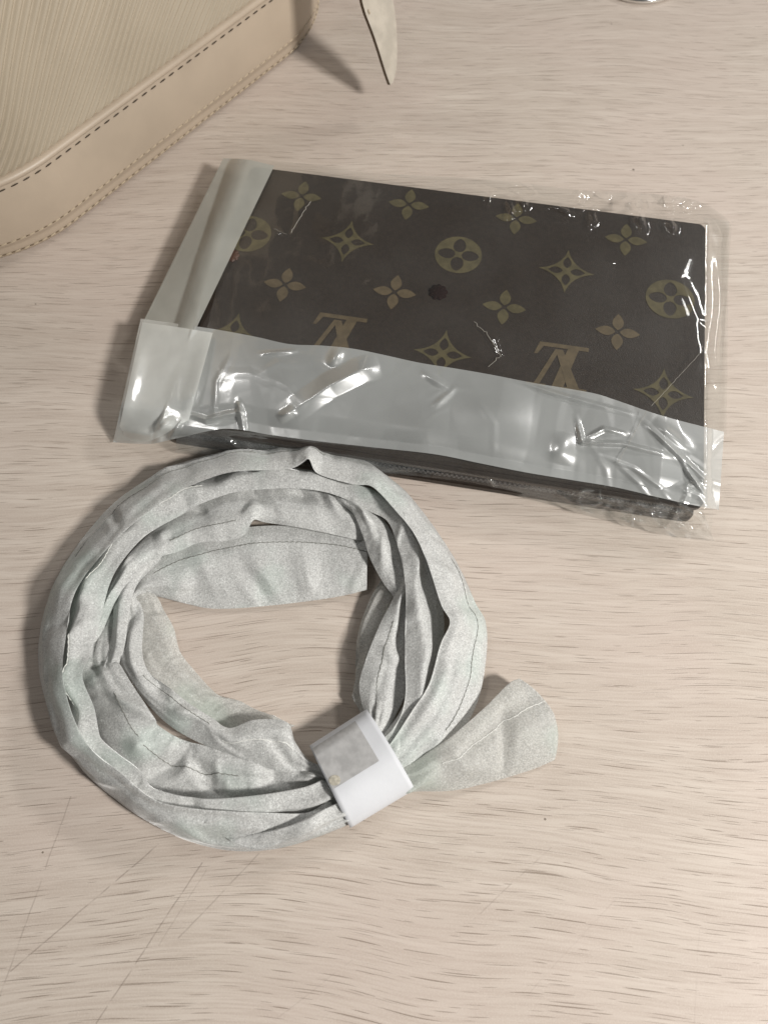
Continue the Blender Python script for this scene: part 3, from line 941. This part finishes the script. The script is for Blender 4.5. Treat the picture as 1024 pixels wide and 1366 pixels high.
    o = pydata(name, V, F, mat, parent)
    # stitched seam lines running along the tube
    for (frac, t0, t1, sm) in seams:
        k0 = min(M_ // 2 - 1, max(1, int(round(M_ * math.acos(max(-1, min(1, -(-1 + 2 * frac)))) / (2 * math.pi)))))
        line = [V[i * M_ + k0] for i in range(int(t0 * (N - 1)), int(t1 * (N - 1)) + 1)]
        if len(line) < 3: continue
        sv = []; sf = []
        for i, p in enumerate(line):
            t = (line[min(i + 1, len(line) - 1)] - line[max(i - 1, 0)]).normalized()
            sd = t.cross(Vector((0, 0, 1))).normalized(); upv = sd.cross(t)
            wob = .00012 * math.sin(i * 1.7 + seed)
            for q in range(5):
                a = 2 * math.pi * q / 5
                rad = .00021 * (.8 + .3 * math.sin(i * 2.3))
                sv.append(p + sd * (rad * math.cos(a) + wob) + upv * (rad * math.sin(a) * .8 + .00008))
        for i in range(len(line) - 1):
            for q in range(5):
                a = i * 5 + q; b = i * 5 + (q + 1) % 5
                sf.append((a, b, b + 5, a + 5))
        pydata('seam', sv, sf, sm, o)
    return o

SD, SL = M['seam'], M['seam_light']
fab, thin = M['fabric'], M['fabric_thin']
S1P = [
    (462, 1100, 3, 440, 1066, 8), (425, 1116, 3, 409, 1084, 10), (370, 1132, 4, 356, 1084, 13), (310, 1135, 5, 305, 1082, 15), (250, 1121, 6, 255, 1078, 16),
    (190, 1091, 6, 205, 1066, 17), (130, 1047, 6, 160, 1030, 18), (92, 1002, 6, 122, 1000, 18), (66, 950, 6, 98, 957, 19), (52, 890, 6, 84, 900, 19),
    (54, 840, 6, 88, 850, 19), (66, 795, 7, 96, 803, 20), (85, 755, 7, 112, 770, 20), (115, 712, 7, 138, 738, 20), (150, 673, 7, 172, 704, 20),
    (190, 643, 8, 206, 677, 20), (240, 618, 8, 246, 652, 20), (300, 603, 9, 302, 631, 20), (350, 600, 10, 355, 627, 20), (392, 594, 11, 392, 624, 20),
    (418, 592, 13, 411, 612, 24), (440, 594, 13, 424, 632, 18), (470, 604, 12, 470, 646, 18), (505, 627, 12, 497, 650, 19), (545, 660, 11, 528, 682, 20),
    (580, 705, 10, 552, 712, 20), (610, 752, 10, 570, 752, 20), (634, 803, 10, 588, 806, 19), (648, 832, 10, 600, 830, 19), (648, 880, 9, 587, 860, 16),
    (636, 938, 8, 572, 912, 15), (608, 988, 7, 548, 950, 14), (570, 1016, 6, 522, 990, 12), (545, 1035, 5, 505, 1010, 10)]
# the strap packed inside the outer turn carries the fabric above the table
strand('packed_strap', [(a[0] * .80 + a[3] * .20, a[1] * .80 + a[4] * .20, 2.0, a[0] * .35 + a[3] * .65, a[1] * .35 + a[4] * .65, 5.0) for a in S1P[2:-3]],
    2.5, fab, 31, amp=.0004, kink=0, fold=0, under=3)
strand('sleeve_turn', S1P,
    2.8, fab, 1, rl0=.55, tw=.35, dzo=-4, dzi=2.5, kink=.7, amp=.0009, wl=13, seams=[(.45, .42, .60, SD), (.5, .605, .66, SD), (.40, .80, .95, SD)], pleat=1.6, pleat_ends=(0, 1))
strand('sleeve_twist', [(300, 1105, 6, 301, 1102, 7), (325, 1118, 6, 326, 1110, 9), (352, 1128, 4, 352, 1111, 13), (389, 1124, 5, 389, 1101, 16), (430, 1114, 5, 425, 1083, 16), (466, 1100, 5, 452, 1070, 13)],
    3.5, fab, 2, amp=.0010, wl=8, pleat=1.2, pleat_ends=(0, 1))
strand('sleeve_turn', [
    (455, 1075, 8, 430, 1040, 12), (400, 1092, 9, 400, 1051, 13), (330, 1094, 9, 330, 1062, 14), (262, 1088, 9, 262, 1065, 15), (205, 1075, 9, 200, 1050, 15),
    (165, 1040, 9, 186, 1028, 15), (128, 1012, 9, 160, 1008, 15), (104, 975, 9, 136, 988, 15), (92, 935, 9, 126, 945, 16), (84, 905, 9, 110, 903, 18),
    (84, 870, 9, 121, 872, 15), (88, 830, 9, 135, 824, 15), (100, 785, 9, 147, 778, 15), (130, 740, 10, 166, 745, 15), (170, 698, 10, 197, 713, 15),
    (230, 652, 11, 242, 687, 15), (262, 640, 11, 266, 673, 15), (300, 626, 12, 308, 658, 15), (340, 622, 12, 345, 653, 16), (400, 625, 12, 400, 652, 16),
    (450, 635, 12, 446, 660, 15), (490, 650, 12, 490, 681, 14), (520, 665, 12, 516, 695, 15), (548, 690, 13, 528, 722, 16), (572, 735, 13, 538, 762, 16),
    (585, 780, 13, 541, 800, 16), (592, 830, 12, 540, 845, 15), (588, 870, 11, 540, 885, 14), (572, 912, 11, 541, 925, 14), (552, 945, 11, 533, 958, 13),
    (525, 985, 10, 512, 985, 12), (505, 1005, 9, 495, 1000, 10)],
    5.2, fab, 3, rl0=.42, tw=.9, dzo=-5, dzi=1.0, kink=.7, amp=.0009, wl=12, ridge=1.8, seams=[(.62, .22, .36, SL), (.6, .40, .56, SL), (.62, .14, .21, SL)], pleat=1.4, pleat_ends=(1, 1))
strand('sleeve_turn', [
    (118, 865, 8, 128, 850, 10), (128, 838, 9, 140, 822, 12), (140, 800, 9, 158, 796, 13), (155, 762, 10, 180, 768, 14), (190, 720, 11, 207, 746, 14),
    (228, 692, 11, 240, 735, 13), (262, 670, 11, 266, 724, 13), (300, 655, 12, 300, 722, 13), (326, 648, 12, 326, 714, 14), (340, 648, 12, 338, 694, 16),
    (356, 648, 12, 354, 697, 13), (384, 648, 12, 388, 702, 13), (420, 650, 12, 430, 710, 12), (450, 658, 12, 470, 719, 11), (476, 682, 10, 486, 722, 9)],
    3.0, fab, 4, dzo=-2, dzi=-1.0, rl0=.55, tw=.75, kink=1.6, amp=.0020, wl=13, seams=[(.70, .40, .62, SD)])
strand('sleeve_fold', [(440, 655, 11, 455, 668, 14), (480, 672, 11, 470, 684, 15), (512, 694, 11, 482, 710, 14), (532, 730, 11, 494, 746, 12), (545, 765, 10, 510, 776, 11),
    (552, 790, 9, 526, 800, 10), (550, 830, 8, 532, 830, 8)], 3.2, fab, 5, amp=.0012, wl=9)
strand('sleeve_fold', [(198, 750, 8, 216, 742, 9), (167, 777, 9, 190, 768, 12), (155, 800, 9, 177, 795, 13), (151, 839, 9, 170, 838, 13), (147, 868, 9, 165, 868, 13), (140, 897, 8, 154, 896, 11), (132, 925, 4, 142, 925, 5)],
    3.0, fab, 6, dzo=-2, dzi=-1, amp=.0010, wl=9)
strand('sleeve_turn', [(150, 795, 4, 168, 790, 6), (126, 840, 5, 157, 840, 7), (104, 880, 6, 152, 880, 10), (110, 905, 7, 160, 886, 13), (118, 935, 7, 178, 915, 13),
    (130, 975, 7, 206, 957, 15), (160, 1015, 7, 212, 968, 12), (200, 1052, 7, 240, 985, 10), (262, 1070, 7, 275, 995, 10), (330, 1068, 7, 335, 1010, 10), (400, 1058, 7, 400, 1026, 9), (445, 1045, 6, 438, 1035, 8)],
    2.8, fab, 7, dzo=-2, dzi=0, kink=2.0, amp=.0024, wl=12, seams=[(.62, .30, .44, SD), (.55, .47, .75, SD)], pleat=1.0, pleat_ends=(0, 1))
strand('sleeve_tail', [(178, 788, 6, 180, 800, 5), (190, 768, 7, 205, 795, 5), (217, 742, 7, 247, 805, 3), (242, 726, 7, 275, 811, 2), (289, 712, 7, 305, 812, 2),
    (340, 702, 7, 360, 808, 2), (400, 702, 7, 410, 802, 2), (450, 708, 8, 450, 796, 2), (491, 722, 8, 489, 787, 2)],
    3.2, fab, 8, amp=.0018, wl=15, seams=[(.27, .12, 1.0, SD)], under=2.0)
strand('sleeve_turn', [(170, 800, 5, 184, 796, 6), (162, 838, 7, 192, 822, 8), (158, 880, 8, 190, 870, 12), (177, 911, 9, 200, 898, 13), (200, 943, 10, 222, 914, 14), (235, 974, 10, 255, 940, 14),
    (282, 998, 10, 282, 957, 14), (317, 1011, 10, 306, 971, 14), (345, 1021, 10, 340, 960, 14), (375, 1029, 10, 382, 963, 13), (398, 1033, 9, 394, 990, 11), (430, 1040, 8, 412, 1014, 9), (448, 1045, 7, 432, 1022, 8)],
    3.6, fab, 10, tw=.75, kink=1.4, amp=.0018, wl=11, seams=[(.82, .28, .58, SD), (.55, .62, .86, SL)], pleat=1.2, pleat_ends=(0, 1))
strand('sleeve_lining', [(172, 786, 6, 196, 782, 6), (172, 812, 6, 211, 798, 6), (176, 840, 5, 219, 814, 5), (185, 868, 6, 232, 838, 4), (198, 898, 7, 241, 870, 3), (222, 916, 7, 262, 897, 2), (255, 942, 6, 290, 926, 2), (282, 960, 6, 323, 937, 2),
    (306, 975, 5, 358, 955, 2), (340, 988, 5, 394, 968, 2)], 2.0, thin, 11, amp=.0016, wl=10, under=1.0)
strand('sleeve_lining', [(545, 765, 7, 512, 765, 6), (522, 800, 7, 492, 802, 4), (508, 840, 7, 478, 842, 3), (495, 875, 7, 474, 878, 3), (492, 915, 7, 476, 915, 3), (494, 950, 7, 484, 948, 4), (502, 978, 7, 489, 968, 5)],
    2.0, thin, 12, amp=.0010, wl=12, under=2.0)
strand('sleeve_fold', [(548, 755, 9, 538, 768, 11), (550, 800, 9, 523, 800, 12), (548, 840, 9, 506, 834, 12), (548, 880, 9, 489, 876, 12), (545, 915, 9, 479, 912, 9),
    (530, 950, 9, 483, 942, 9), (512, 985, 9, 490, 967, 9), (500, 1005, 8, 478, 990, 8)], 3.2, fab, 13, tw=.8, fold=1.6, amp=.0014, wl=12, seams=[(.62, .3, .95, SD)], pleat=2.0, pleat_ends=(0, 1))
fan = strand('sleeve_end', [(505, 1027, 5, 533, 1060, 3), (545, 1020, 7, 553, 1056, 2.5), (585, 993, 10, 600, 1055, 3), (614, 972, 11, 640, 1047, 2), (650, 940, 11, 680, 1036, 1.5), (678, 912, 10, 714, 1025, 1.2), (692, 905, 9, 739, 1014, 1.2)],
    4.0, thin, 14, amp=.0012, wl=16, fold=1.8, tw=.3, seams=[(.34, .35, 1.0, SL)], pleat=1.2, pleat_ends=(1, 0), bow=6.0, under=1.0)

# paper band round the bundle
def band_surface(t0, t1, k0, k1, off, nT, nK):
    l0, l1 = ((413, 995, 7), (467, 1104, 2)), ((488, 947, 7), (552, 1053, 2))
    V = []
    for i in range(nT + 1):
        t = t0 + (t1 - t0) * i / nT
        a = P(l0[0][0], l0[0][1], .008).lerp(P(l1[0][0], l1[0][1], .008), t)
        b = P(l0[1][0], l0[1][1], .004).lerp(P(l1[1][0], l1[1][1], .004), t)
        W = b - a; C = (a + b) / 2
        ax = Vector((W.y, -W.x, 0)).normalized()
        nn = ax.cross(W).normalized()
        if nn.z < 0: nn = -nn
        for k_ in range(nK + 1):
            th = k0 + (k1 - k0) * k_ / nK
            c_, s_ = math.cos(th), math.sin(th)
            lat = -math.copysign(abs(c_) ** .8, c_)
            h = (abs(s_) ** .85) * .0108 if s_ >= 0 else -(abs(s_) ** .8) * .0040
            h += .0005 * math.sin(lat * 5 + t * 1.3) * max(0, s_)
            p = C + W * .5 * lat + nn * h
            p += (nn * max(0, s_) + W.normalized() * lat * .3) * off
            p.z = max(p.z, .0006)
            V.append(p)
    m = nK + 1
    F = [(i * m + k_, i * m + k_ + 1, (i + 1) * m + k_ + 1, (i + 1) * m + k_) for i in range(nT) for k_ in range(nK)]
    return V, F
V, F = band_surface(0, 1, 0, 2 * math.pi, 0, 16, 64)
pb = pydata('paper_band', V, F, M['paper'], coil)
sm = pb.modifiers.new('thickness', 'SOLIDIFY'); sm.thickness = .00018; sm.offset = 1
V, F = band_surface(.02, .76, .12, 1.62, .00034, 14, 30)
M['tape'] = simple('dull_grey_tape', (0.40, 0.395, 0.39), .35, .5, vary=.12, vscale=260, bump=.3, bscale=350)
tp = pydata('tape_patch', V, F, M['tape'], pb)
V, F = band_surface(.09, .19, 1.62, 1.78, .0006, 8, 8)
M['glue'] = simple('yellowish_glue', (0.44, 0.41, 0.34), .4, .5, vary=.2, vscale=900)
gp = P(447, 1041, .0170)
bm = bmesh.new(); bmesh.ops.create_uvsphere(bm, u_segments=14, v_segments=8, radius=.0021)
for v in bm.verts:
    v.co.z *= .14; v.co.x *= 1.25
    v.co += gp
from_bm('glue_spot', bm, M['glue'], pb, True)
